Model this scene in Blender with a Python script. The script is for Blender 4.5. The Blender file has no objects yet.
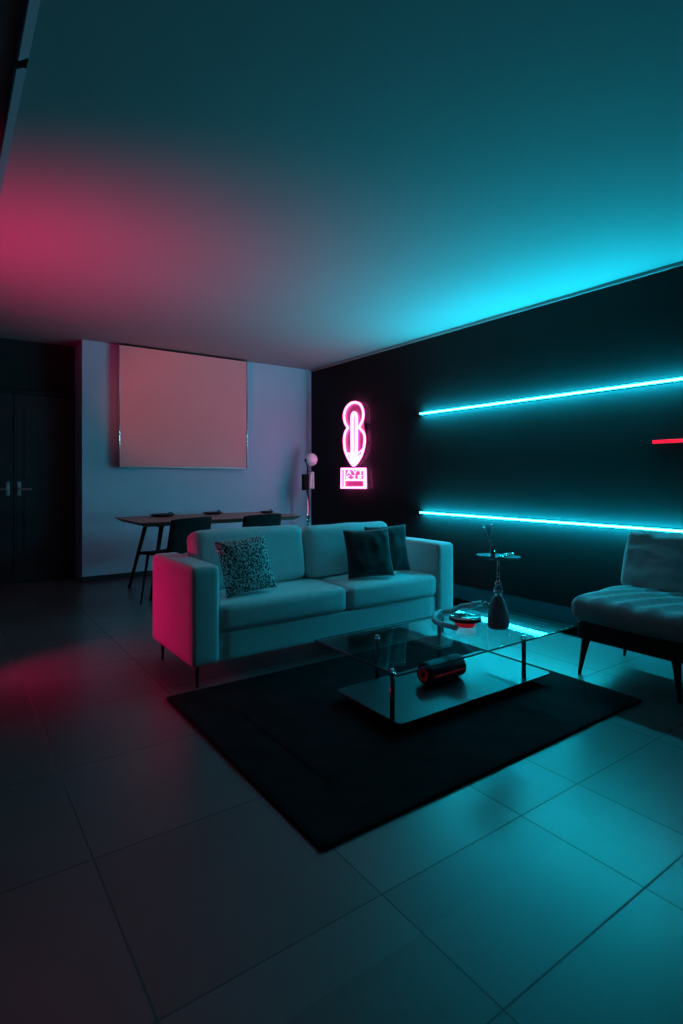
import bpy, bmesh, math, random
from mathutils import Vector, Matrix, noise
random.seed(7)
COL = bpy.context.scene.collection
PI = math.pi

# ------------------------------------------------------------------ materials
def mat(name, base=(.5, .5, .5), rough=.6, metal=0., noise_amt=0., nscale=8., bump=0., bscale=60.,
        spec=.5, coat=0., coat_rough=.05, trans=0., ior=1.45, sheen=0., emit=None, estr=0., alpha=1.):
    m = bpy.data.materials.new(name); m.use_nodes = True
    nt = m.node_tree; N = nt.nodes; L = nt.links
    b = N['Principled BSDF']
    b.inputs['Base Color'].default_value = (*base, 1)
    b.inputs['Roughness'].default_value = rough
    b.inputs['Metallic'].default_value = metal
    b.inputs['Specular IOR Level'].default_value = spec
    b.inputs['Coat Weight'].default_value = coat
    b.inputs['Coat Roughness'].default_value = coat_rough
    b.inputs['Transmission Weight'].default_value = trans
    b.inputs['IOR'].default_value = ior
    b.inputs['Sheen Weight'].default_value = sheen
    b.inputs['Alpha'].default_value = alpha
    if emit:
        b.inputs['Emission Color'].default_value = (*emit, 1)
        b.inputs['Emission Strength'].default_value = estr
    tc = N.new('ShaderNodeTexCoord')
    if noise_amt > 0:
        n = N.new('ShaderNodeTexNoise'); n.inputs['Scale'].default_value = nscale; n.inputs['Detail'].default_value = 5
        L.new(tc.outputs['Object'], n.inputs['Vector'])
        r = N.new('ShaderNodeValToRGB')
        r.color_ramp.elements[0].position = .3; r.color_ramp.elements[1].position = .7
        r.color_ramp.elements[0].color = (*[c*(1-noise_amt) for c in base], 1)
        r.color_ramp.elements[1].color = (*[min(1, c*(1+noise_amt)) for c in base], 1)
        L.new(n.outputs['Fac'], r.inputs['Fac']); L.new(r.outputs['Color'], b.inputs['Base Color'])
    if bump > 0:
        n2 = N.new('ShaderNodeTexNoise'); n2.inputs['Scale'].default_value = bscale; n2.inputs['Detail'].default_value = 3
        L.new(tc.outputs['Object'], n2.inputs['Vector'])
        bp = N.new('ShaderNodeBump'); bp.inputs['Strength'].default_value = bump; bp.inputs['Distance'].default_value = .01
        L.new(n2.outputs['Fac'], bp.inputs['Height']); L.new(bp.outputs['Normal'], b.inputs['Normal'])
    return m

def glow(name, rgb):
    m = bpy.data.materials.new(name); m.use_nodes = True
    nt = m.node_tree; nt.nodes.clear()
    e = nt.nodes.new('ShaderNodeEmission'); o = nt.nodes.new('ShaderNodeOutputMaterial')
    s = max(rgb); e.inputs['Color'].default_value = (*[c/s for c in rgb], 1); e.inputs['Strength'].default_value = s
    nt.links.new(e.outputs[0], o.inputs[0]); return m

def tile_mat():
    m = mat('floor_tiles', (.20, .20, .21), rough=.36, spec=.75)
    nt = m.node_tree; N = nt.nodes; L = nt.links; b = N['Principled BSDF']
    tc = N.new('ShaderNodeTexCoord'); sp = N.new('ShaderNodeSeparateXYZ'); L.new(tc.outputs['Object'], sp.inputs[0])
    def math_(op, a, b2=None, c=None):
        n = N.new('ShaderNodeMath'); n.operation = op
        for i, v in enumerate((a, b2, c)):
            if v is None: continue
            if isinstance(v, (int, float)): n.inputs[i].default_value = v
            else: L.new(v, n.inputs[i])
        return n.outputs[0]
    def joint(s, brk, o1, o2):
        g = math_('GREATER_THAN', s, brk)
        off = math_('ADD', o1, math_('MULTIPLY', g, o2-o1))
        u = math_('SUBTRACT', s, off)
        q = math_('DIVIDE', u, .6)
        fr = math_('ABSOLUTE', math_('SUBTRACT', q, math_('ROUND', q)))
        idx = math_('ADD', math_('FLOOR', q), math_('MULTIPLY', g, 37.))
        return math_('LESS_THAN', math_('MULTIPLY', fr, .6), .0028), idx
    jx, ix = joint(sp.outputs[0], 1.725, .96, 1.89)
    jy, iy = joint(sp.outputs[1], 1.0, .755, 1.155)
    j = math_('MAXIMUM', jx, jy)
    cb = N.new('ShaderNodeCombineXYZ'); L.new(ix, cb.inputs[0]); L.new(iy, cb.inputs[1])
    wn = N.new('ShaderNodeTexWhiteNoise'); wn.noise_dimensions = '3D'; L.new(cb.outputs[0], wn.inputs['Vector'])
    ns = N.new('ShaderNodeTexNoise'); ns.inputs['Scale'].default_value = 3; ns.inputs['Detail'].default_value = 6
    L.new(tc.outputs['Object'], ns.inputs['Vector'])
    v = math_('ADD', math_('MULTIPLY', wn.outputs['Value'], .035), math_('MULTIPLY', ns.outputs['Fac'], .04))
    v = math_('ADD', v, .06)
    mx = N.new('ShaderNodeMix'); mx.data_type = 'FLOAT'
    L.new(j, mx.inputs[0]); L.new(v, mx.inputs[2]); mx.inputs[3].default_value = .06
    cc = N.new('ShaderNodeCombineColor')
    for i in range(3): L.new(mx.outputs[0], cc.inputs[i])
    L.new(cc.outputs[0], b.inputs['Base Color'])
    L.new(math_('ADD', math_('MULTIPLY', j, .4), math_('ADD', .29, math_('MULTIPLY', ns.outputs['Fac'], .02))), b.inputs['Roughness'])
    bp = N.new('ShaderNodeBump'); bp.inputs['Strength'].default_value = .15; bp.inputs['Distance'].default_value = .002
    L.new(math_('SUBTRACT', 1., j), bp.inputs['Height']); L.new(bp.outputs['Normal'], b.inputs['Normal'])
    return m

def speckle_mat():
    m = mat('boucle', (.35, .35, .37), rough=.95, bump=.8, bscale=55)
    nt = m.node_tree; N = nt.nodes; L = nt.links; b = N['Principled BSDF']
    tc = N.new('ShaderNodeTexCoord'); n = N.new('ShaderNodeTexNoise'); n.inputs['Scale'].default_value = 105; n.inputs['Detail'].default_value = 3
    L.new(tc.outputs['Object'], n.inputs['Vector'])
    r = N.new('ShaderNodeValToRGB'); r.color_ramp.elements[0].position = .46; r.color_ramp.elements[1].position = .57
    r.color_ramp.elements[0].color = (.03, .03, .035, 1); r.color_ramp.elements[1].color = (.8, .8, .8, 1)
    L.new(n.outputs['Fac'], r.inputs['Fac']); L.new(r.outputs['Color'], b.inputs['Base Color'])
    return m

def glass(name, tint=(.93, 1, 1), rough=0.0, ior=1.38):
    # thin clear pane: mostly see-through, fresnel mirror on top
    m = bpy.data.materials.new(name); m.use_nodes = True
    nt = m.node_tree; nt.nodes.clear(); N = nt.nodes; L = nt.links
    t = N.new('ShaderNodeBsdfTransparent'); t.inputs[0].default_value = (*tint, 1)
    g = N.new('ShaderNodeBsdfGlossy'); g.inputs['Roughness'].default_value = rough
    f = N.new('ShaderNodeFresnel'); f.inputs['IOR'].default_value = 1.5
    ge = N.new('ShaderNodeNewGeometry'); io = N.new('ShaderNodeMix'); io.data_type = 'FLOAT'
    io.inputs[2].default_value = ior; io.inputs[3].default_value = 1/ior   # same mirror strength on both faces of the pane
    L.new(ge.outputs['Backfacing'], io.inputs[0]); L.new(io.outputs[0], f.inputs['IOR'])
    mx = N.new('ShaderNodeMixShader'); o = N.new('ShaderNodeOutputMaterial')
    L.new(f.outputs[0], mx.inputs[0]); L.new(t.outputs[0], mx.inputs[1]); L.new(g.outputs[0], mx.inputs[2]); L.new(mx.outputs[0], o.inputs[0])
    return m

M = dict(
    tiles=tile_mat(),
    ceiling=mat('matt_ceiling_paint', (.30, .30, .30), .85, noise_amt=.02, nscale=2),
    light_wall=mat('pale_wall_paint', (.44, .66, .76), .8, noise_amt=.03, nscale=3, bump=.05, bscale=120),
    dark_wall=mat('charcoal_wall_paint', (.011, .011, .012), .75, noise_amt=.1, nscale=3, bump=.08, bscale=90, spec=.25),
    recess=mat('dark_recess_paint', (.022, .020, .022), .7, noise_amt=.08, nscale=3),
    door=mat('dark_door_laminate', (.03, .029, .034), .5, noise_amt=.1, nscale=4),
    trim=mat('grey_trim', (.25, .25, .26), .6, noise_amt=.03),
    blacktrim=mat('black_baseboard', (.02, .02, .02), .6, noise_amt=.05),
    sofa=mat('light_grey_upholstery', (.68, .71, .73), .95, noise_amt=.06, nscale=40, bump=.25, bscale=320, sheen=.15),
    blackfab=mat('charcoal_velvet', (.025, .03, .035), .75, noise_amt=.15, nscale=12, bump=.2, bscale=200, sheen=.3),
    greyfab=mat('grey_chair_fabric', (.34, .35, .36), .95, noise_amt=.12, nscale=30, bump=.3, bscale=260, sheen=.2),
    boucle=speckle_mat(),
    rug=mat('black_pile_rug', (.010, .011, .013), .98, noise_amt=.35, nscale=9, bump=.6, bscale=400, spec=.1),
    blackmetal=mat('black_metal', (.015, .015, .017), .4, metal=.6, noise_amt=.05),
    chrome=mat('polished_chrome', (.75, .76, .78), .12, metal=1., noise_amt=.02),
    darkchrome=mat('dark_chrome', (.22, .23, .25), .16, metal=1., noise_amt=.02),
    satin=mat('brushed_aluminium', (.55, .56, .58), .38, metal=1., noise_amt=.03),
    rail=mat('grey_powder_coat', (.11, .19, .21), .5, noise_amt=.03),
    traymetal=mat('dark_tray_metal', (.05, .065, .065), .4, metal=.7, noise_amt=.1),
    plinth=mat('black_plinth', (.006, .006, .007), 1., noise_amt=.1, spec=.0),
    panel=mat('rose_beige_panel', (.92, .42, .40), .7, noise_amt=.02, nscale=3, bump=.05, bscale=200),
    wood=mat('dark_oiled_wood', (.32, .17, .13), .5, noise_amt=.25, nscale=6),
    darkwood=mat('black_stained_wood', (.02, .016, .014), .45, noise_amt=.2, nscale=10),
    mattblack=mat('matt_black_shell', (.010, .010, .011), .85, noise_amt=.05, spec=.15),
    blackplastic=mat('black_plastic', (.02, .02, .022), .45, noise_amt=.05),
    redplastic=mat('red_plastic', (.6, .02, .04), .35, noise_amt=.05, emit=(1, .02, .05), estr=.022),  # faint emission added so the red shows under teal light
    redglow=mat('glowing_red_base', (.6, .02, .04), .3, noise_amt=.05, emit=(1, .02, .06), estr=.14),  # ashtray base is no lamp; glow added to make it read red
    glass=glass('clear_glass', (.93, .99, 1)),
    bottleglass=glass('blown_glass', (.86, .97, 1), .03, 1.75),
    shelfglass=mat('smoked_glass_shelf', (.025, .03, .036), .36, spec=.45),
    flask=mat('thick_clear_glass', (.9, .97, 1), .02, trans=1., ior=1.45),
    liquid=mat('dark_water', (.35, .13, .15), .35, spec=.6, noise_amt=.05),
    hose=mat('translucent_silicone', (.55, .66, .7), .15, trans=.45, ior=1.4, noise_amt=.02),
    globe=mat('opal_glass', (.92, .9, .92), .25, noise_amt=.01, coat=.3),
    towel=mat('white_towel', (.7, .7, .7), .95, noise_amt=.05, bump=.3, bscale=150),
    acrylic=mat('pink_acrylic', (.30, .10, .20), .4, noise_amt=.02),  # pink tint stands in for neon glow behind the tubes
    clearacrylic=glass('clear_acrylic', (.97, .95, .97), 0., 1.14),
    cyan=glow('cyan_led', (.95, 108., 150.)),
    pink=glow('pink_neon', (8., 1.05, 3.6)),
    red=glow('red_led', (2.4, .012, .055)),
    crimson=glow('crimson_lamp', (3., .01, .4)),
)

# ------------------------------------------------------------------ helpers
def obj(name, bm, m, parent=None, smooth=False, autos=False):
    me = bpy.data.meshes.new(name); bmesh.ops.recalc_face_normals(bm, faces=bm.faces[:]); bm.to_mesh(me); bm.free()
    if m: me.materials.append(m)
    for p in me.polygons: p.use_smooth = smooth
    o = bpy.data.objects.new(name, me); COL.objects.link(o)
    if parent: o.parent = parent
    return o

def thing(name, label, cat, loc=(0, 0, 0), rz=0., group=None):
    o = bpy.data.objects.new(name, None); COL.objects.link(o); o.empty_display_size = .1
    o.location = loc; o.rotation_euler = (0, 0, rz); o['label'] = label; o['category'] = cat
    if group: o['group'] = group
    return o
def tag(o, label, cat, group=None, kind=None):
    o['label'] = label; o['category'] = cat
    if group: o['group'] = group
    if kind: o['kind'] = kind
    return o
def struct(name, bm, m, parent=None, label=None, cat=None):
    o = obj(name, bm, m, parent)
    if not parent:
        o['kind'] = 'structure'
        o['label'] = label; o['category'] = cat
    return o

def add_box(bm, x0, x1, y0, y1, z0, z1, bev=0., seg=3, mtx=None):
    r = bmesh.ops.create_cube(bm, size=1.)
    vs = r['verts']
    for v in vs:
        v.co = Vector(((x0+x1)/2 + v.co.x*(x1-x0), (y0+y1)/2 + v.co.y*(y1-y0), (z0+z1)/2 + v.co.z*(z1-z0)))
    if bev > 0:
        es = list({e for v in vs for e in v.link_edges})
        g = bmesh.ops.bevel(bm, geom=es, offset=bev, segments=seg, profile=.5, affect='EDGES')
        vs = list({v for f in g['faces'] for v in f.verts} | {v for v in vs if v.is_valid})
    if mtx: bmesh.ops.transform(bm, matrix=mtx, verts=[v for v in vs if v.is_valid])
    return vs
def box(*a, **k):
    bm = bmesh.new(); add_box(bm, *a, **k); return bm

def add_tube(bm, pts, r, n=12, closed=False, caps=True):
    pts = [Vector(p) for p in pts]; rings = []
    rr = r if isinstance(r, (list, tuple)) else [r]*len(pts)
    prev = None
    for i, p in enumerate(pts):
        if closed: t = pts[(i+1) % len(pts)] - pts[i-1]
        else: t = pts[min(i+1, len(pts)-1)] - pts[max(i-1, 0)]
        t.normalize()
        if prev is None:
            up = Vector((0, 0, 1)) if abs(t.z) < .9 else Vector((1, 0, 0))
            a = t.cross(up).normalized()
        else:
            a = (prev - t*prev.dot(t)).normalized()
        prev = a; b = t.cross(a)
        rings.append([bm.verts.new(p + (a*math.cos(2*PI*k/n) + b*math.sin(2*PI*k/n))*rr[i]) for k in range(n)])
    m = len(rings)
    for i in range(m if closed else m-1):
        A, B = rings[i], rings[(i+1) % m]
        for k in range(n): bm.faces.new((A[k], A[(k+1) % n], B[(k+1) % n], B[k]))
    if caps and not closed:
        bm.faces.new(rings[0]); bm.faces.new(rings[-1][::-1])
def tube(pts, r, n=12, closed=False):
    bm = bmesh.new(); add_tube(bm, pts, r, n, closed); return bm

def smooth_path(pts, k=6, closed=False):
    P = [Vector(p) for p in pts]; out = []; n = len(P)
    rng = range(n if closed else n-1)
    for i in rng:
        if closed: a, b, c, d = P[i-1], P[i], P[(i+1) % n], P[(i+2) % n]
        else: a, b, c, d = P[max(i-1, 0)], P[i], P[i+1], P[min(i+2, n-1)]
        for j in range(k):
            t = j/k
            out.append(.5*((2*b) + (c-a)*t + (2*a-5*b+4*c-d)*t*t + (3*b-a-3*c+d)*t**3))
    if not closed: out.append(P[-1])
    return out

def lathe(prof, n=32, bm=None, mtx=None):
    bm = bm or bmesh.new(); rings = []
    vs = []
    for r, z in prof:
        if r < 1e-5: ring = [bm.verts.new((0, 0, z))]
        else: ring = [bm.verts.new((r*math.cos(2*PI*k/n), r*math.sin(2*PI*k/n), z)) for k in range(n)]
        rings.append(ring); vs += ring
    for A, B in zip(rings, rings[1:]):
        if len(A) == 1 and len(B) == 1: continue
        for k in range(n):
            q = [A[k % len(A)], A[(k+1) % n % len(A)], B[(k+1) % n % len(B)], B[k % len(B)]]
            q = list(dict.fromkeys(q))
            if len(q) > 2: bm.faces.new(q)
    if mtx: bmesh.ops.transform(bm, matrix=mtx, verts=vs)
    return bm

def soft_box(sx, sy, sz, r, puff=(0, 0, 0), n=14, wrinkle=0., wscale=6., seed=0, fn=None):
    """upholstered block centred on the origin: rounded edges, crowned faces, gentle creases"""
    bm = bmesh.new()
    def grid(s): return [(-1 + 2*i/n) for i in range(n+1)]
    verts = {}
    g = grid(1)
    def vert(i, j, k):
        key = (i, j, k)
        if key in verts: return verts[key]
        u, v, w = -1+2*i/n, -1+2*j/n, -1+2*k/n
        # concentrate samples near the edges
        e = lambda t: math.sin(t*PI/2)*.55 + t*.45
        p = Vector((e(u)*sx/2, e(v)*sy/2, e(w)*sz/2))
        inner = Vector((max(-sx/2+r, min(sx/2-r, p.x)), max(-sy/2+r, min(sy/2-r, p.y)), max(-sz/2+r, min(sz/2-r, p.z))))
        d = p - inner
        if d.length > 1e-9: p = inner + d.normalized()*r
        a, b, c = p.x/(sx/2), p.y/(sy/2), p.z/(sz/2)
        cl = lambda t: max(0., 1-t*t)
        p.x += a*abs(a)*puff[0]*cl(b)*cl(c)**.5
        p.y += b*abs(b)*puff[1]*cl(a)*cl(c)**.5
        p.z += c*abs(c)*puff[2]*(cl(a)**.5)*(cl(b)**.5)
        if wrinkle:
            q = p*wscale + Vector((seed*7.3, seed*1.7, seed))
            nz = noise.noise(q)
            p += p.normalized()*nz*wrinkle
        if fn: p = fn(p, a, b, c)
        verts[key] = bm.verts.new(p); return verts[key]
    for s in (0, n):
        for i in range(n):
            for j in range(n):
                bm.faces.new((vert(i, j, s), vert(i+1, j, s), vert(i+1, j+1, s), vert(i, j+1, s)))
                bm.faces.new((vert(i, s, j), vert(i+1, s, j), vert(i+1, s, j+1), vert(i, s, j+1)))
                bm.faces.new((vert(s, i, j), vert(s, i+1, j), vert(s, i+1, j+1), vert(s, i, j+1)))
    return bm

def moved(bm, loc, rot=None):
    m = Matrix.Translation(loc)
    if rot: m = m @ rot
    bmesh.ops.transform(bm, matrix=m, verts=bm.verts[:]); return bm
RX = lambda a: Matrix.Rotation(a, 4, 'X')
RY = lambda a: Matrix.Rotation(a, 4, 'Y')
RZ = lambda a: Matrix.Rotation(a, 4, 'Z')

def pillow(s, t, n=22, seed=0, wr=.006, sag=0.):
    """square scatter cushion standing in the XZ plane, centre at its bottom edge"""
    bm = bmesh.new(); F = []; B = []
    for i in range(n+1):
        fr = []; br = []
        for j in range(n+1):
            u, v = -1+2*i/n, -1+2*j/n
            pin = 1 - .07*((1-u*u)*abs(v)**3 + (1-v*v)*abs(u)**3)*1.0
            x = u*s/2*(1-.06*(1-v*v)*abs(u)); z = v*s/2*(1-.06*(1-u*u)*abs(v))
            th = t/2*((1-abs(u)**2.6)*(1-abs(v)**2.6))**.5
            w = noise.noise(Vector((x*14+seed, z*14, seed*3.1)))*wr + noise.noise(Vector((x*22+z*10+seed, z*16, 5+seed)))*wr*.4
            k = min(1, th/(t*.12)) if t else 0
            z2 = z + s/2*(1-.0) - sag*max(0., v)*(1-u*u)
            fv = bm.verts.new((x, -th - w*k, z2))
            edge = i in (0, n) or j in (0, n)
            bv = fv if edge else bm.verts.new((x, th + w*k, z2))
            fr.append(fv); br.append(bv)
        F.append(fr); B.append(br)
    for i in range(n):
        for j in range(n):
            bm.faces.new((F[i][j], F[i+1][j], F[i+1][j+1], F[i][j+1]))
            try: bm.faces.new((B[i][j], B[i][j+1], B[i+1][j+1], B[i+1][j]))
            except ValueError: pass
    return bm

def copy_tree(o, parent=None):
    c = o.copy(); COL.objects.link(c)
    if parent: c.parent = parent
    for ch in [k for k in bpy.data.objects if k.parent == o]: copy_tree(ch, c)
    return c

# ------------------------------------------------------------------ room
H = 2.61; XW = 4.14; YB = 6.5; YR = 6.92; XR = 1.22; XL = -2.2; Y0 = -1.6
struct('floor', box(XL-.1, XW+.1, Y0, YR+.1, -.1, 0), M['tiles'], label='grey large-format stone tile floor', cat='floor')
struct('ceiling', box(XL-.1, XW+.1, Y0, YR+.1, H, H+.1), M['ceiling'], label='smooth white ceiling washed in teal and crimson light', cat='ceiling')
struct('wall_right', box(XW, XW+.1, Y0, YR+.1, 0, H), M['dark_wall'], label='matt charcoal wall carrying the light strips and neon sign', cat='wall')
struct('wall_back', box(XR, XW, YB, YR, 0, H), M['light_wall'], label='pale grey wall behind the dining table', cat='wall')
struct('wall_recess', box(XL, XR, YR, YR+.1, 0, H), M['recess'], label='dark wall at the back of the door recess', cat='wall')
struct('wall_left', box(XL-.1, XL, Y0, YR+.1, 0, H), M['recess'], label='dark side wall left of the double door', cat='wall')
struct('baseboard_back', box(XR-.012, XW, YB-.014, YB, 0, .055, bev=.003), M['blacktrim'], label='low black baseboard under the pale wall', cat='baseboard')
bm = box(3.655, XW, Y0, YB-.014, 0, .07, bev=.004)
struct('trim_3', bm, M['plinth'], label='low black plinth running along the foot of the charcoal wall', cat='plinth')
bm = box(XW-.018, XW, Y0, YB, H-.028, H, bev=.004)
struct('trim_1', bm, M['trim'], label='thin grey cornice between charcoal wall and ceiling', cat='trim')

def door(name, x0, x1, hx, s, label):
    bm = box(x0+.003, x1-.003, YR-.045, YR, .008, 2.02, bev=.004)
    add_box(bm, x0+.10, x1-.10, YR-.052, YR-.044, .25, .92, bev=.004)
    add_box(bm, x0+.10, x1-.10, YR-.052, YR-.044, 1.10, 1.88, bev=.004)
    d = struct(name, bm, M['door'], label=label, cat='door')
    h = bmesh.new()
    add_box(h, hx-.018, hx+.018, YR-.054, YR-.045, .93, 1.08, bev=.003)
    add_tube(h, [(hx, YR-.05, 1.0), (hx, YR-.10, 1.0)], .009)
    add_tube(h, smooth_path([(hx, YR-.095, 1.0), (hx+s*.03, YR-.10, 1.0), (hx+s*.115, YR-.10, 1.0)]), .009)
    obj('door_handle', h, M['satin'], d, True)
door('door_1', .0, .612, .56, -1, 'left leaf of the dark double door in the recess')
door('door_2', .612, 1.205, .665, 1, 'right leaf of the dark double door in the recess')
bm = box(-.05, -.002, YR-.05, YR, 0, 2.06, bev=.004); add_box(bm, -.05, XR-.001, YR-.05, YR, 2.022, 2.07, bev=.004)
struct('trim_2', bm, M['recess'], label='dark frame around the double door', cat='trim')

# ceiling rail at the top left of the view
t = thing('ceiling_rail', 'slim metal rail with one joint running along the ceiling at the upper left', 'rail', (.226, 0, H))
for (a, b) in ((-.9, 2.235), (2.285, 3.52)):
    bm = bmesh.new()
    pr = [(-.018, 0), (-.018, -.034), (-.012, -.036), (.020, -.012), (.020, 0)]    # bevelled underside
    A = [bm.verts.new((x, a, z)) for x, z in pr]; B = [bm.verts.new((x, b, z)) for x, z in pr]
    bm.faces.new(A); bm.faces.new(B[::-1])
    for k in range(5): bm.faces.new((A[k], A[(k+1) % 5], B[(k+1) % 5], B[k]))
    obj('rail_section', bm, M['rail'], t)
obj('joint_cover', box(-.0185, .0195, 2.235, 2.285, -.022, 0, bev=.003), M['blackmetal'], t)
obj('end_cap', moved(lathe([(0, -.05), (.010, -.04), (.02, 0), (0, 0)], 16), (0, 3.52, -.015), RX(PI/2)), M['rail'], t, True)

# ------------------------------------------------------------------ light strips
def strip(name, y0, y1, z, m, label, cat='light strip', group=None, w=.0065, dp=.036):
    t = thing(name, label, cat, (XW, (y0+y1)/2, z), 0, group)
    hl = (y1-y0)/2
    obj('channel', box(-.010, 0, -hl, hl, -w-.004, w+.004, bev=.002), M['blackmetal'], t)
    bm = bmesh.new(); n = 8
    # deep diffuser fin with a rounded nose, lit on its upper, lower and front faces
    prof = [(-.010, w)] + [(-dp - .006*math.sin(PI*k/n), w*math.cos(PI*k/n)) for k in range(n+1)] + [(-.010, -w)]
    A = [bm.verts.new((x, -hl+.004, zz)) for x, zz in prof]; B = [bm.verts.new((x, hl-.004, zz)) for x, zz in prof]
    q = len(prof)
    for k in range(q): bm.faces.new((A[k], A[(k+1) % q], B[(k+1) % q], B[k]))
    bm.faces.new(A); bm.faces.new(B[::-1])
    obj('diffuser', bm, m, t, False)
    for s in (-1, 1):
        obj('end_cap', box(-dp-.008, 0, s*hl-.004, s*hl+.004, -w-.005, w+.005, bev=.002), M['blackmetal'], t)
    return t
strip('led_strip', 1.69, 4.31, 1.80, M['cyan'], 'cyan light strip mounted high on the charcoal wall, the upper of the pair', group='cyan wall strips')
strip('led_strip', 1.69, 4.31, .755, M['cyan'], 'cyan light strip low on the charcoal wall, behind the water pipe and lounge chair', group='cyan wall strips')
strip('led_strip', 1.0, 1.945, 1.378, M['red'], 'short red light strip on the charcoal wall between the two cyan ones', w=.010, dp=.016)

# ------------------------------------------------------------------ neon sign
F_, CX, CY, HC = 557., 341.5, 478., 1.12
SA, CA = math.sin(math.radians(35.6)), math.cos(math.radians(35.6))
SX = XW-.045
def sp(u, v, x=SX):      # sign outline: measured drawing units -> point on the sign's plane
    px, py = 330+u/9.3, 390+v/9.309
    l = (px-CX)/F_; rx, ry, rz = SA+CA*l, CA-SA*l, (CY-py)/F_
    t_ = x/rx; return Vector((x, ry*t_, HC+rz*t_))
sign = thing('neon_sign', 'pink neon sign of a looped feather-like figure above a lettered box', 'neon sign', (XW, 5.44, 1.5))
def sobj(name, bm, m, smooth=True):
    bmesh.ops.transform(bm, matrix=Matrix.Translation((-XW, -5.44, -1.5)), verts=bm.verts[:])
    return obj(name, bm, m, sign, smooth)
loop = [(168, 352), (140, 300), (132, 235), (150, 170), (188, 128), (232, 115), (275, 130), (300, 170), (310, 228), (300, 285), (268, 348)]
lens = [(168, 352), (142, 400), (132, 470), (140, 555), (165, 625), (195, 678), (220, 702), (250, 678), (285, 622), (308, 560), (322, 480), (314, 405), (268, 348)]
R_T = .0145
sobj('upper_loop_tube', tube(smooth_path([sp(*p) for p in loop]), R_T), M['pink'])
sobj('lower_loop_tube', tube(smooth_path([sp(*p) for p in lens]), R_T), M['pink'])
stem = [(206, 690), (206, 560), (206, 400), (206, 260), (212, 225), (225, 213), (238, 225), (245, 260), (245, 400), (243, 560), (236, 690)]
sobj('stem_tube', tube(smooth_path([sp(*p) for p in stem], 4), .021), M['pink'])
bm = tube(smooth_path([sp(*p) for p in [(163, 590), (200, 592), (240, 598), (270, 580), (296, 560)]]), .010)
add_tube(bm, [sp(178, 598), sp(212, 690)], .008); add_tube(bm, [sp(275, 598), sp(232, 690)], .008)
sobj('arrowhead_tube', bm, M['pink'])
bx = [(112, 735), (318, 735), (328, 760), (328, 908), (108, 908), (108, 760)]
bm = tube([sp(*p) for p in [(108, 735), (330, 735), (332, 908), (106, 908)]], R_T, closed=True)
sobj('box_outline_tube', bm, M['pink'])
bm = bmesh.new()
for seg in ([(136, 745), (134, 900)], [(318, 745), (318, 900)], [(150, 838), (306, 838)]):
    add_tube(bm, [sp(*p) for p in seg], .011)
sobj('box_inner_tube', bm, M['pink'])
bm = bmesh.new()
strokes = [[(158, 785), (176, 748), (194, 785)], [(164, 772), (190, 772)],           # A
           [(214, 748), (232, 768), (250, 748)], [(232, 768), (232, 787)],           # Y
           [(266, 750), (302, 750)], [(284, 750), (284, 787)],                       # T
           [(156, 797), (156, 830)], [(180, 797), (158, 813), (182, 830)],           # K
           [(206, 799), (232, 799), (222, 813), (234, 822), (206, 830)],             # 3
           [(262, 797), (262, 830)], [(262, 797), (298, 797)], [(262, 813), (290, 813)], [(262, 830), (298, 830)]]  # E
for s_ in strokes: add_tube(bm, [sp(*p) for p in s_], .0075, 8)
sobj('lettering', bm, M['pink'])
def plate(outline, x0, x1):
    bm = bmesh.new()
    A = [bm.verts.new((x0, *sp(*p).yz)) for p in outline]; B = [bm.verts.new((x1, *sp(*p).yz)) for p in outline]
    bm.faces.new(A); bm.faces.new(B[::-1]); n = len(A)
    for k in range(n): bm.faces.new((A[k], A[(k+1) % n], B[(k+1) % n], B[k]))
    return bm
out = loop[1:-1] + lens[1:-1][::-1]
sobj('pink_backing', plate(out, XW-.026, XW-.020), M['acrylic'], False)  # plate added to imitate the pink glow inside the loops
sobj('box_backing', plate([(106, 733), (332, 733), (334, 910), (104, 910)], XW-.026, XW-.020), M['acrylic'], False)
sobj('clear_panel', plate([(112, 98), (350, 98), (368, 925), (92, 925)], XW-.019, XW-.001), M['clearacrylic'], False)

# ------------------------------------------------------------------ wall panel
t = thing('wall_panel', 'large blank rose beige panel with polished metal edges on the pale wall', 'picture', (2.345, YB, 1.915))
W2, H2 = .775, .675
bm = box(-W2+.012, W2-.012, -.105, -.02, -H2+.006, H2-.006, bev=.003)
obj('canvas', bm, M['panel'], t)
for s, w in ((-1, W2), (1, W2)):
    obj('side_rail', box(min(s*w, s*(w-.012)), max(s*w, s*(w-.012)), -.112, 0, -H2, H2, bev=.003), M['chrome'], t)
obj('top_rail', box(-W2+.012, W2-.012, -.11, 0, H2-.006, H2, bev=.001), M['blackmetal'], t)
obj('bottom_rail', box(-W2+.012, W2-.012, -.11, 0, -H2, -H2+.006, bev=.001), M['satin'], t)

# ------------------------------------------------------------------ rug
bm = soft_box(1.93, 1.42, .014, .006, n=40, wrinkle=0)
rug = obj('area_rug', moved(bm, (0, 0, .007)), M['rug'], None, True)
rug.location = (1.885, 2.10, 0)
tag(rug, 'black rectangular low-pile rug under the glass coffee table', 'rug')

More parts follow.
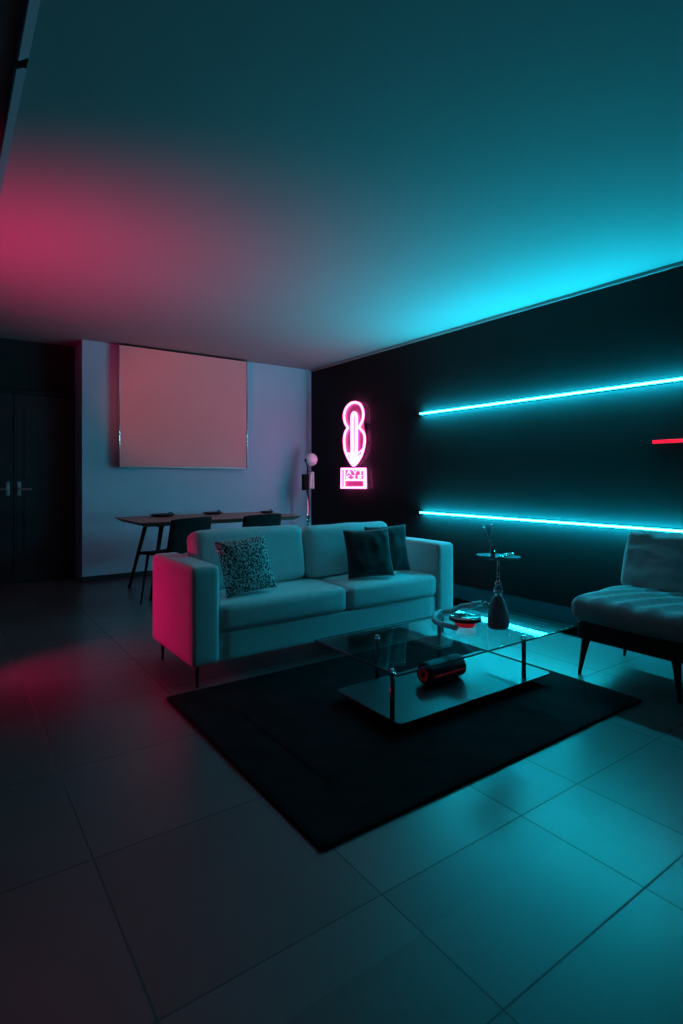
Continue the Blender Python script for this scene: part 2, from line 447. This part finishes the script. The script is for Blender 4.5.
# ------------------------------------------------------------------ sofa
sx0, sx1, sy0, sy1 = 1.055, 3.03, 2.82, 3.50
cxs = (sx0+sx1)/2
sofa = thing('sofa', 'light grey two-seater sofa with block arms and slim dark legs', 'sofa', (cxs, (sy0+sy1)/2, 0))
def spart(name, bm, m, loc, rot=None, sm=True, par=None):
    moved(bm, Vector(loc) - Vector((cxs, (sy0+sy1)/2, 0)), rot); return obj(name, bm, m, par or sofa, sm)
aw = .163
for i, x in enumerate((sx0+aw/2, sx1-aw/2)):
    spart('armrest', soft_box(aw, sy1-sy0, .53, .028, (.004, .004, .004), n=16), M['sofa'], (x, (sy0+sy1)/2, (.12+.265)))
spart('base_frame', soft_box(sx1-sx0-2*aw-.004, sy1-sy0-.03, .16, .012, n=12), M['sofa'], (cxs, (sy0+sy1)/2+.004, .12+.08))
spart('backrest', soft_box(sx1-sx0-2*aw-.004, .14, .36, .03, (0, .004, .004), n=14), M['sofa'], (cxs, sy1-.075, .285+.18))
mid = 2.078
def seat_fn(p, a, b, c):
    return p
for (x0, x1, sd) in ((sx0+aw+.003, mid-.004, 1), (mid+.004, sx1-aw-.003, 2)):
    spart('seat_cushion', soft_box(x1-x0, .555, .15, .035, (.0, .014, .016), n=20, wrinkle=.004, wscale=5, seed=sd), M['sofa'],
          ((x0+x1)/2, sy0+.282, .280+.0755))
for (x0, x1, sd, hh) in ((sx0+aw+.0, 1.985, 3, .355), (1.995, 2.74, 4, .345)):
    spart('back_cushion', soft_box(x1-x0, .17, hh, .05, (.0, .018, .012), n=20, wrinkle=.008, wscale=5, seed=sd), M['sofa'],
          ((x0+x1)/2, sy1-.235, .455+hh/2-.018), RX(-.16))
for (x, y) in ((sx0+.05, sy0+.05), (sx1-.06, sy0+.06), (sx0+.05, sy1-.06), (sx1-.06, sy1-.06)):
    spart('leg', tube([(0, 0, 0), (0, 0, .06), (0, 0, .12)], [.008, .010, .013], 14), M['blackmetal'], (x, y, 0))

def scatter(name, s, th, m, loc, rx, rz, ry, seed, label, wr=.006):
    bm = pillow(s, th, seed=seed, wr=wr)
    o = obj(name, bm, m, None, True)
    o.rotation_euler = (Matrix.Rotation(rz, 3, 'Z') @ Matrix.Rotation(ry, 3, 'Y') @ Matrix.Rotation(rx, 3, 'X')).to_euler()
    o.location = loc
    return tag(o, label, 'cushion')
scatter('throw_pillow', .33, .12, M['boucle'], (1.47, 2.945, .452), -.36, .02, -.07, 1, 'speckled black and white textured cushion leaning at the left end of the sofa')
scatter('throw_pillow', .335, .10, M['blackfab'], (2.345, 2.925, .450), -.30, -.30, -.02, 4, 'dark velvet cushion in front, at the right end of the sofa', .010)
scatter('throw_pillow', .335, .09, M['blackfab'], (2.565, 2.995, .452), -.18, -.20, -.02, 9, 'dark cushion tucked behind the front one against the right sofa arm', .008)

# ------------------------------------------------------------------ coffee table
tx0, tx1, ty0, ty1 = 1.575, 2.915, 1.795, 2.44
ct = thing('coffee_table', 'low rectangular glass coffee table with smoked lower shelf and chrome legs', 'coffee table', (2.1, 2.13, .0))
def cpart(name, bm, m, sm=False, par=None):
    bmesh.ops.transform(bm, matrix=Matrix.Translation((-2.1, -2.13, 0)), verts=bm.verts[:]); return obj(name, bm, m, par or ct, sm)
cpart('glass_top', box(tx0, tx1, ty0, ty1, .270, .280, bev=.0015, seg=2), M['glass'])
edge = mat('glass_edge', (.02, .12, .14), .1, noise_amt=.02, spec=1.)
bm = bmesh.new()
for (a, b, c, d) in ((tx0, tx1, ty0-.0015, ty0), (tx0, tx1, ty1, ty1+.0015), (tx0-.0015, tx0, ty0, ty1), (tx1, tx1+.0015, ty0, ty1)):
    add_box(bm, a, b, c, d, .271, .279)
cpart('polished_edge', bm, edge)
bm = bmesh.new()
# lower shelf with rounded front corners
o_ = []
for (cx_, cy_, a0) in ((1.625, 1.825, PI), (2.66, 1.825, 1.5*PI), (2.66, 2.25, 0), (1.625, 2.25, .5*PI)):
    for k in range(6):
        a = a0 + k/5*PI/2; o_.append((cx_+.03*math.cos(a), cy_+.03*math.sin(a)))
A = [bm.verts.new((x, y, .055)) for x, y in o_]; B = [bm.verts.new((x, y, .063)) for x, y in o_]
bm.faces.new(A[::-1]); bm.faces.new(B)
for k in range(len(A)): bm.faces.new((A[k], A[(k+1) % len(A)], B[(k+1) % len(A)], B[k]))
cpart('lower_shelf', bm, M['shelfglass'])
for (x, y) in ((1.60, 1.852), (2.50, 1.835), (2.43, 2.385), (1.88, 2.30)):
    l = cpart('leg', tube([(x, y, .0145), (x, y, .268)], .0115, 20), M['darkchrome'], True)
    cpart('glass_fixing', moved(lathe([(0, .2695), (.017, .2695), (.017, .266), (.0115, .262), (.0115, .2655)][::-1], 20), (x, y, 0)), M['chrome'], True, l)
    cpart('bolt_cap', moved(lathe([(0, .2865), (.009, .2855), (.013, .2812), (.013, .2805), (0, .2805)], 20), (x, y, 0)), M['chrome'], True, l)

# round speaker on the lower shelf
t = thing('portable_speaker', 'black cylindrical portable speaker with a red band on the lower shelf', 'speaker', (2.12, 2.06, .0635))
obj('body', moved(lathe([(0, -.135), (.046, -.135), (.056, -.125), (.058, -.11), (.058, .11), (.056, .125), (.046, .135), (0, .135)], 36), (0, 0, .0585), RY(PI/2)), M['blackplastic'], t, True)
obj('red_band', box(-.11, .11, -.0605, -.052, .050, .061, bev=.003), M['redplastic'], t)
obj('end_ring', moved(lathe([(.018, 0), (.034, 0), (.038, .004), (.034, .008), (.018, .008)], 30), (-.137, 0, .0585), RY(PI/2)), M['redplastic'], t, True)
for x in (-.08, .08): obj('foot', box(x-.012, x+.012, -.03, .03, 0, .014, bev=.003), M['blackplastic'], t)

# ashtray
t = thing('ashtray', 'round glass-topped ashtray with dark rim and glowing red base on the coffee table', 'ashtray', (2.415, 2.165, .2805))
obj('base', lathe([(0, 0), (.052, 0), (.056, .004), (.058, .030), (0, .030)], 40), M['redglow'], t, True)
obj('rim', lathe([(.050, .031), (.082, .031), (.091, .036), (.091, .050), (.086, .054), (.080, .050), (.076, .042), (.050, .038), (.050, .031)], 48), M['blackplastic'], t, True)
obj('glass_dish', lathe([(0, .040), (.060, .040), (.078, .051), (.082, .058), (.076, .060), (.060, .050), (0, .047)], 40), M['bottleglass'], t, True)

# ------------------------------------------------------------------ water pipe
hp = thing('hookah', 'glass water pipe with tall metal stem and wide tray on the coffee table', 'hookah', (2.535, 2.03, .2805))
bottle = [(0, 0), (.052, 0), (.060, .008), (.061, .04), (.058, .08), (.049, .125), (.036, .160), (.024, .182), (.020, .20), (.024, .215), (.022, .232), (.0, .236)]
obj('glass_base', lathe(bottle, 44), M['flask'], hp, True)
inner = [(0, .006), (.036, .006), (.041, .012), (.042, .04), (.039, .08), (.031, .123), (.020, .155), (.013, .178), (0, .179)]
obj('water', lathe(inner, 44), M['liquid'], hp, True)
stemp = [(0, .10), (.006, .10), (.006, .20), (.012, .205), (.012, .235), (.017, .24), (.019, .250), (.013, .258), (.007, .265), (.007, .30), (.011, .306), (.007, .313), (.006, .375), (.010, .385), (0, .386)]
obj('stem', lathe(stemp, 24), M['chrome'], hp, True)
tr = Matrix.Translation((.0, 0, .386)) @ RY(.05)
obj('tray', lathe([(0, 0), (.06, 0), (.105, .006), (.120, .014), (.121, .018), (.103, .011), (.06, .005), (0, .005)], 48, mtx=tr), M['traymetal'], hp, True)
neck = smooth_path([(-.022, .018, .392), (-.024, .018, .42), (-.034, .02, .45), (-.044, .022, .49)], 5)
obj('bowl_stem', tube(neck, [.010+.006*math.sin(i*.42) for i in range(len(neck))], 16), M['chrome'], hp, True)
bw = Matrix.Translation((-.047, .023, .495)) @ RY(-.10)
b_ = lathe([(.006, 0), (.010, .01), (.013, .03), (.022, .06), (.032, .085), (.030, .086), (.019, .06), (.009, .03), (.003, .012)], 28, mtx=bw)
obj('glass_bowl', b_, M['bottleglass'], hp, True)
port = smooth_path([(-.040, .02, .115), (-.062, .03, .135), (-.075, .038, .14)], 4)
obj('hose_port', tube(port, .009, 14), M['chrome'], hp, True)
obj('collar', lathe([(.020, .196), (.027, .199), (.027, .212), (.020, .215)], 28), M['chrome'], hp, True)

# hose lying in a loop behind the ashtray
hz_ = .2985
hp_pts = [(2.452, 2.075, .421), (2.425, 2.12, .405), (2.47, 2.25, .365), (2.50, 2.34, .32), (2.46, 2.40, hz_+.007), (2.38, 2.37, hz_+.004), (2.30, 2.29, hz_), (2.285, 2.20, hz_), (2.295, 2.12, hz_)]
o = obj('hookah_hose', tube(smooth_path(hp_pts, 8), .0155, 14), M['hose'], None, True)
tag(o, 'translucent coiled hose lying on the glass tabletop between pipe and ashtray', 'hose')
# tongs on the tray
bm = bmesh.new(); zt = .2805+.398
ring = [(2.60+.026*math.cos(a*PI/6), 2.005+.020*math.sin(a*PI/6), zt+.012) for a in range(12)]
add_tube(bm, ring, .0055, 10, closed=True)
add_tube(bm, smooth_path([(2.575, 2.005, zt+.010), (2.55, 2.01, zt+.004), (2.50, 2.0, zt+.004)]), .005, 10)
add_tube(bm, smooth_path([(2.578, 1.99, zt+.010), (2.55, 1.985, zt+.004), (2.505, 1.975, zt+.006)]), .005, 10)
o = obj('charcoal_tongs', bm, M['chrome'], None, True); tag(o, 'small ring-handled metal tongs resting on the water pipe tray', 'tongs')

# ------------------------------------------------------------------ lounge chair by the right wall
lc = thing('lounge_chair', 'armless grey lounge chair with tapered dark legs against the charcoal wall', 'armchair', (3.22, 1.53, 0))
def lpart(name, bm, m, loc, rot=None, sm=True):
    moved(bm, Vector(loc) - Vector((3.22, 1.53, 0)), rot); return obj(name, bm, m, lc, sm)
lpart('seat_frame', soft_box(.57, .57, .105, .015, n=12), M['darkwood'], (3.24, 1.53, .253))
def pleat(p, a, b, c):
    if c > 0:
        w = math.sin(p.y*44 + 2.5*math.sin(p.x*5) + p.x*10)
        p.z += .015*w*max(0.,1-a*a)**.5*max(0.,1-b**4)*c
    return p
lpart('seat_cushion', soft_box(.665, .65, .135, .055, (.01, .01, .016), n=64, wrinkle=.010, wscale=5, seed=3, fn=pleat), M['greyfab'], (3.26, 1.525, .306+.067))
def crease(p, a, b, c):
    w = noise.noise(Vector((p.y*5, p.z*17, 3.3))) + .5*noise.noise(Vector((p.y*12+p.z*6, p.z*26, 8.)))
    if a < 0: p.x -= .026*w*max(0.,1-b**6)*(.35+.65*(1-c*c))
    if c > .5: p.z += .010*math.sin(p.y*46)*(c-.5)*max(0.,1-b**6)
    return p
lpart('back_cushion', soft_box(.125, .62, .37, .045, (.022, .004, .004), n=56, wrinkle=.012, wscale=5, seed=5, fn=crease), M['greyfab'], (3.565, 1.53, .440+.160), RY(.30))
bm = bmesh.new()
for y in (1.30, 1.76):
    add_tube(bm, [(3.50, y, .28), (3.61, y, .44), (3.72, y, .70)], [.016, .015, .012], 12)
add_tube(bm, [(3.715, 1.28, .69), (3.715, 1.78, .69)], .013, 12)
add_tube(bm, [(3.65, 1.28, .52), (3.65, 1.78, .52)], .013, 12)
lpart('back_frame', bm, M['darkwood'], (0, 0, 0))
for (x, y, dx, dy) in ((2.965, 1.80, .03, -.035), (2.985, 1.275, .03, .035), (3.50, 1.82, -.02, -.04), (3.50, 1.27, -.02, .04)):
    lpart('leg', tube([(x, y, 0), (x+dx*.5, y+dy*.5, .14), (x+dx, y+dy, .256)], [.009, .018, .028], 14), M['darkwood'], (0, 0, 0))

# ------------------------------------------------------------------ dining table and chairs
dt = thing('dining_table', 'long dark wood dining table with chamfered edge in front of the pale wall', 'dining table', (2.26, 5.5, 0))
bm = box(-.84, .84, -.45, .45, -.04, .0)
for v in bm.verts:
    if v.co.z < -.02: v.co.x *= .93; v.co.y *= .90
moved(bm, (0, 0, .72))
obj('tabletop', bm, M['wood'], dt)
for sx in (-1, 1):
    for sy in (-1, 1):
        obj('leg', tube([(sx*.72, sy*.36, 0), (sx*.58, sy*.24, .678)], [.014, .022], 12), M['blackmetal'], dt, True)
bm = bmesh.new()
for sx in (-1, 1): add_box(bm, sx*.585-.02, sx*.585+.02, -.27, .27, .655, .679, bev=.003)
add_box(bm, -.57, .57, -.02, .02, .655, .679, bev=.003)
obj('underframe', bm, M['blackmetal'], dt)

dc = thing('dining_chair', 'black shell dining chair at the left end of the table, nearest the double door', 'chair', (1.69, 4.93, 0), .42, 'dining chairs at the long table')
def shell(u0, u1, n, f, th=.012):
    """curved sheet with thickness; f(u,v)->(pos, normal)"""
    bm = bmesh.new(); G = {}
    for s in (0, 1):
        for i in range(n+1):
            for j in range(n+1):
                p, nn = f(-1+2*i/n, j/n); G[s, i, j] = bm.verts.new(Vector(p) + Vector(nn)*th*s)
    for i in range(n):
        for j in range(n):
            for s in (0, 1): bm.faces.new([G[s, i, j], G[s, i+1, j], G[s, i+1, j+1], G[s, i, j+1]])
    for i in range(n):
        bm.faces.new([G[0, i, 0], G[0, i+1, 0], G[1, i+1, 0], G[1, i, 0]]); bm.faces.new([G[0, i, n], G[0, i+1, n], G[1, i+1, n], G[1, i, n]])
        bm.faces.new([G[0, 0, i], G[0, 0, i+1], G[1, 0, i+1], G[1, 0, i]]); bm.faces.new([G[0, n, i], G[0, n, i+1], G[1, n, i+1], G[1, n, i]])
    return bm
# chair faces +Y locally, its back is at -Y
def fb(u, v):
    w = .245*(1-.05*v)
    z = .44+.335*v - .012*abs(u)**4
    y = -.20-.055*v + .05*u*u
    return (u*w, y, z), (0, -1, .1)
def fs(u, v):
    return (u*(.20+.015*v), -.20+.41*v, .435+.012*u*u-.02*max(0., v-.8)), (0, 0, 1)
obj('backrest', shell(0, 0, 12, fb, .022), M['mattblack'], dc, True)
obj('seat', shell(0, 0, 12, fs, .03), M['mattblack'], dc, True)
for (x, y) in ((-.16, .16), (.16, .16), (-.16, -.15), (.16, -.15)):
    obj('leg', tube([(x*1.25, y*1.3, 0), (x, y, .436)], [.008, .013], 12), M['blackmetal'], dc, True)
for loc, rz, lab in (((2.44, 4.98, 0), .25, 'black shell dining chair on the near side of the table, behind the sofa middle'),):
    c = copy_tree(dc); c.location = loc; c.rotation_euler = (0, 0, rz); c['label'] = lab

# low trays on the dining table
tray = thing('serving_tray', 'low dark tray at the left end of the dining table', 'tray', (1.86, 5.80, .7202), .1, 'trays on the dining table')
obj('dish', lathe([(0, 0), (.09, 0), (.125, .018), (.128, .024), (.120, .022), (.088, .006), (0, .006)], 30), M['blackplastic'], tray, True)
obj('handle', tube(smooth_path([(.06, -.0, .006), (.07, 0, .035), (.10, 0, .037), (.11, 0, .014)], 4), .006, 10), M['blackplastic'], tray, True)
for loc, s, lab in (((2.42, 5.82, .7202), .85, 'low dark tray in the middle of the dining table'), ((3.0, 5.65, .7202), .6, 'smallest dark tray at the right end of the dining table')):
    c = copy_tree(tray); c.location = loc; c.scale = (s, s, 1); c['label'] = lab

# ------------------------------------------------------------------ floor lamp in the corner
lm = thing('floor_lamp', 'slim floor lamp with opal globe standing in the corner by the charcoal wall', 'floor lamp', (3.86, 6.15, 0))
obj('base', lathe([(0, 0), (.13, 0), (.132, .006), (.125, .016), (.02, .022), (0, .022)], 32), M['blackmetal'], lm, True)
obj('pole', tube([(0, 0, .02), (0, 0, .95)], .017, 14), M['chrome'], lm, True)
obj('pole', tube([(0, 0, .95), (0, 0, 1.25), (-.02, 0, 1.33), (-.03, 0, 1.36)], .008, 12), M['blackmetal'], lm, True)
obj('controller_box', box(-.075, .005, -.03, .03, .96, 1.17, bev=.008), M['mattblack'], lm)
obj('clamp', moved(lathe([(0, -.02), (.024, -.02), (.026, 0), (.024, .02), (0, .02)], 20), (0, 0, .62)), M['chrome'], lm, True)
obj('globe', moved(lathe([(.085*math.sin(PI*k/18), -.085*math.cos(PI*k/18)) for k in range(19)], 32), (.055, 0, 1.36)), M['globe'], lm, True)
bm = bmesh.new(); add_tube(bm, [(-.03, 0, 1.365), (-.032, 0, 1.33)], .014, 12)
obj('socket', bm, M['blackmetal'], lm, True)
def ft(u, v):
    return (.055+u*(.028+.016*v), -.006+.010*math.sin(u*5+v*2), 1.20-.22*v), (0, -1, 0)
o = obj('towel', shell(0, 0, 14, ft, .012), M['towel'], None, True); o.location = (3.86, 6.15, 0)
tag(o, 'small pale towel hanging beside the floor lamp pole', 'towel')
obj('towel_hook', tube([(0, 0, 1.205), (.04, 0, 1.208), (.085, 0, 1.212)], .005, 10), M['blackmetal'], lm, True)

# crimson up-and-down lamp that stands left of the sofa
rl = thing('red_floor_lamp', 'black floor lamp with three crimson spot heads, left of the sofa', 'floor lamp', (.0, 3.85, 0))
obj('base', lathe([(0, 0), (.14, 0), (.142, .01), (.13, .02), (0, .02)], 32), M['blackmetal'], rl, True)
obj('pole', tube([(-.10, 0, .02), (-.10, 0, 1.50)], .012, 12), M['blackmetal'], rl, True)
def spot_head(z, d, power, ang, blend, col=(1, .003, .15)):
    d = Vector(d).normalized(); p = Vector((-.10, 0, z)) + d*.075
    q = d.to_track_quat('Z', 'Y').to_matrix().to_4x4()
    sh = moved(lathe([(0, -.05), (.03, -.048), (.045, -.02), (.05, .05), (.047, .05), (.042, -.015), (0, -.02)], 24), p, q)
    o = obj('spot_head', sh, M['blackmetal'], rl, True)
    obj('bulb', moved(lathe([(0, -.015), (.02, -.01), (.026, .005), (.018, .02), (0, .025)], 20), p, q), M['crimson'], o, True)
    l = bpy.data.lights.new('lamp_bulb', 'SPOT'); l.energy = power; l.color = col; l.spot_size = math.radians(ang); l.spot_blend = blend
    l.shadow_soft_size = .04
    lo = bpy.data.objects.new('lamp_bulb', l); COL.objects.link(lo); lo.parent = rl; lo.location = p + d*.095
    lo.rotation_euler = d.to_track_quat('-Z', 'Y').to_euler()
spot_head(.82, (.60, .24, 1), 132, 110, 1.)
spot_head(.60, (1, -.45, -.5), 26, 108, 1.)
spot_head(1.53, (2.44, 2.65, .46), 58, 34, .8, (1, .12, .12))  # extra head, added only to tint the wall panel pink

# ------------------------------------------------------------------ camera, world, view
cam = bpy.data.cameras.new('camera'); co = bpy.data.objects.new('camera', cam); COL.objects.link(co)
co.location = (0, 0, HC); co.rotation_euler = (PI/2, 0, -math.radians(35.6))
cam.sensor_fit = 'HORIZONTAL'; cam.sensor_width = 36; cam.lens = F_/683*36; cam.shift_y = -34/683; cam.clip_start = .02
bpy.context.scene.camera = co
w = bpy.data.worlds.new('world'); bpy.context.scene.world = w; w.use_nodes = True
bgn = w.node_tree.nodes['Background']; bgn.inputs[0].default_value = (.8, .8, .9, 1); bgn.inputs[1].default_value = .01
vs = bpy.context.scene.view_settings
vs.view_transform = 'Standard'; vs.look = 'None'; vs.gamma = 1; vs.use_curve_mapping = False; vs.exposure = 0
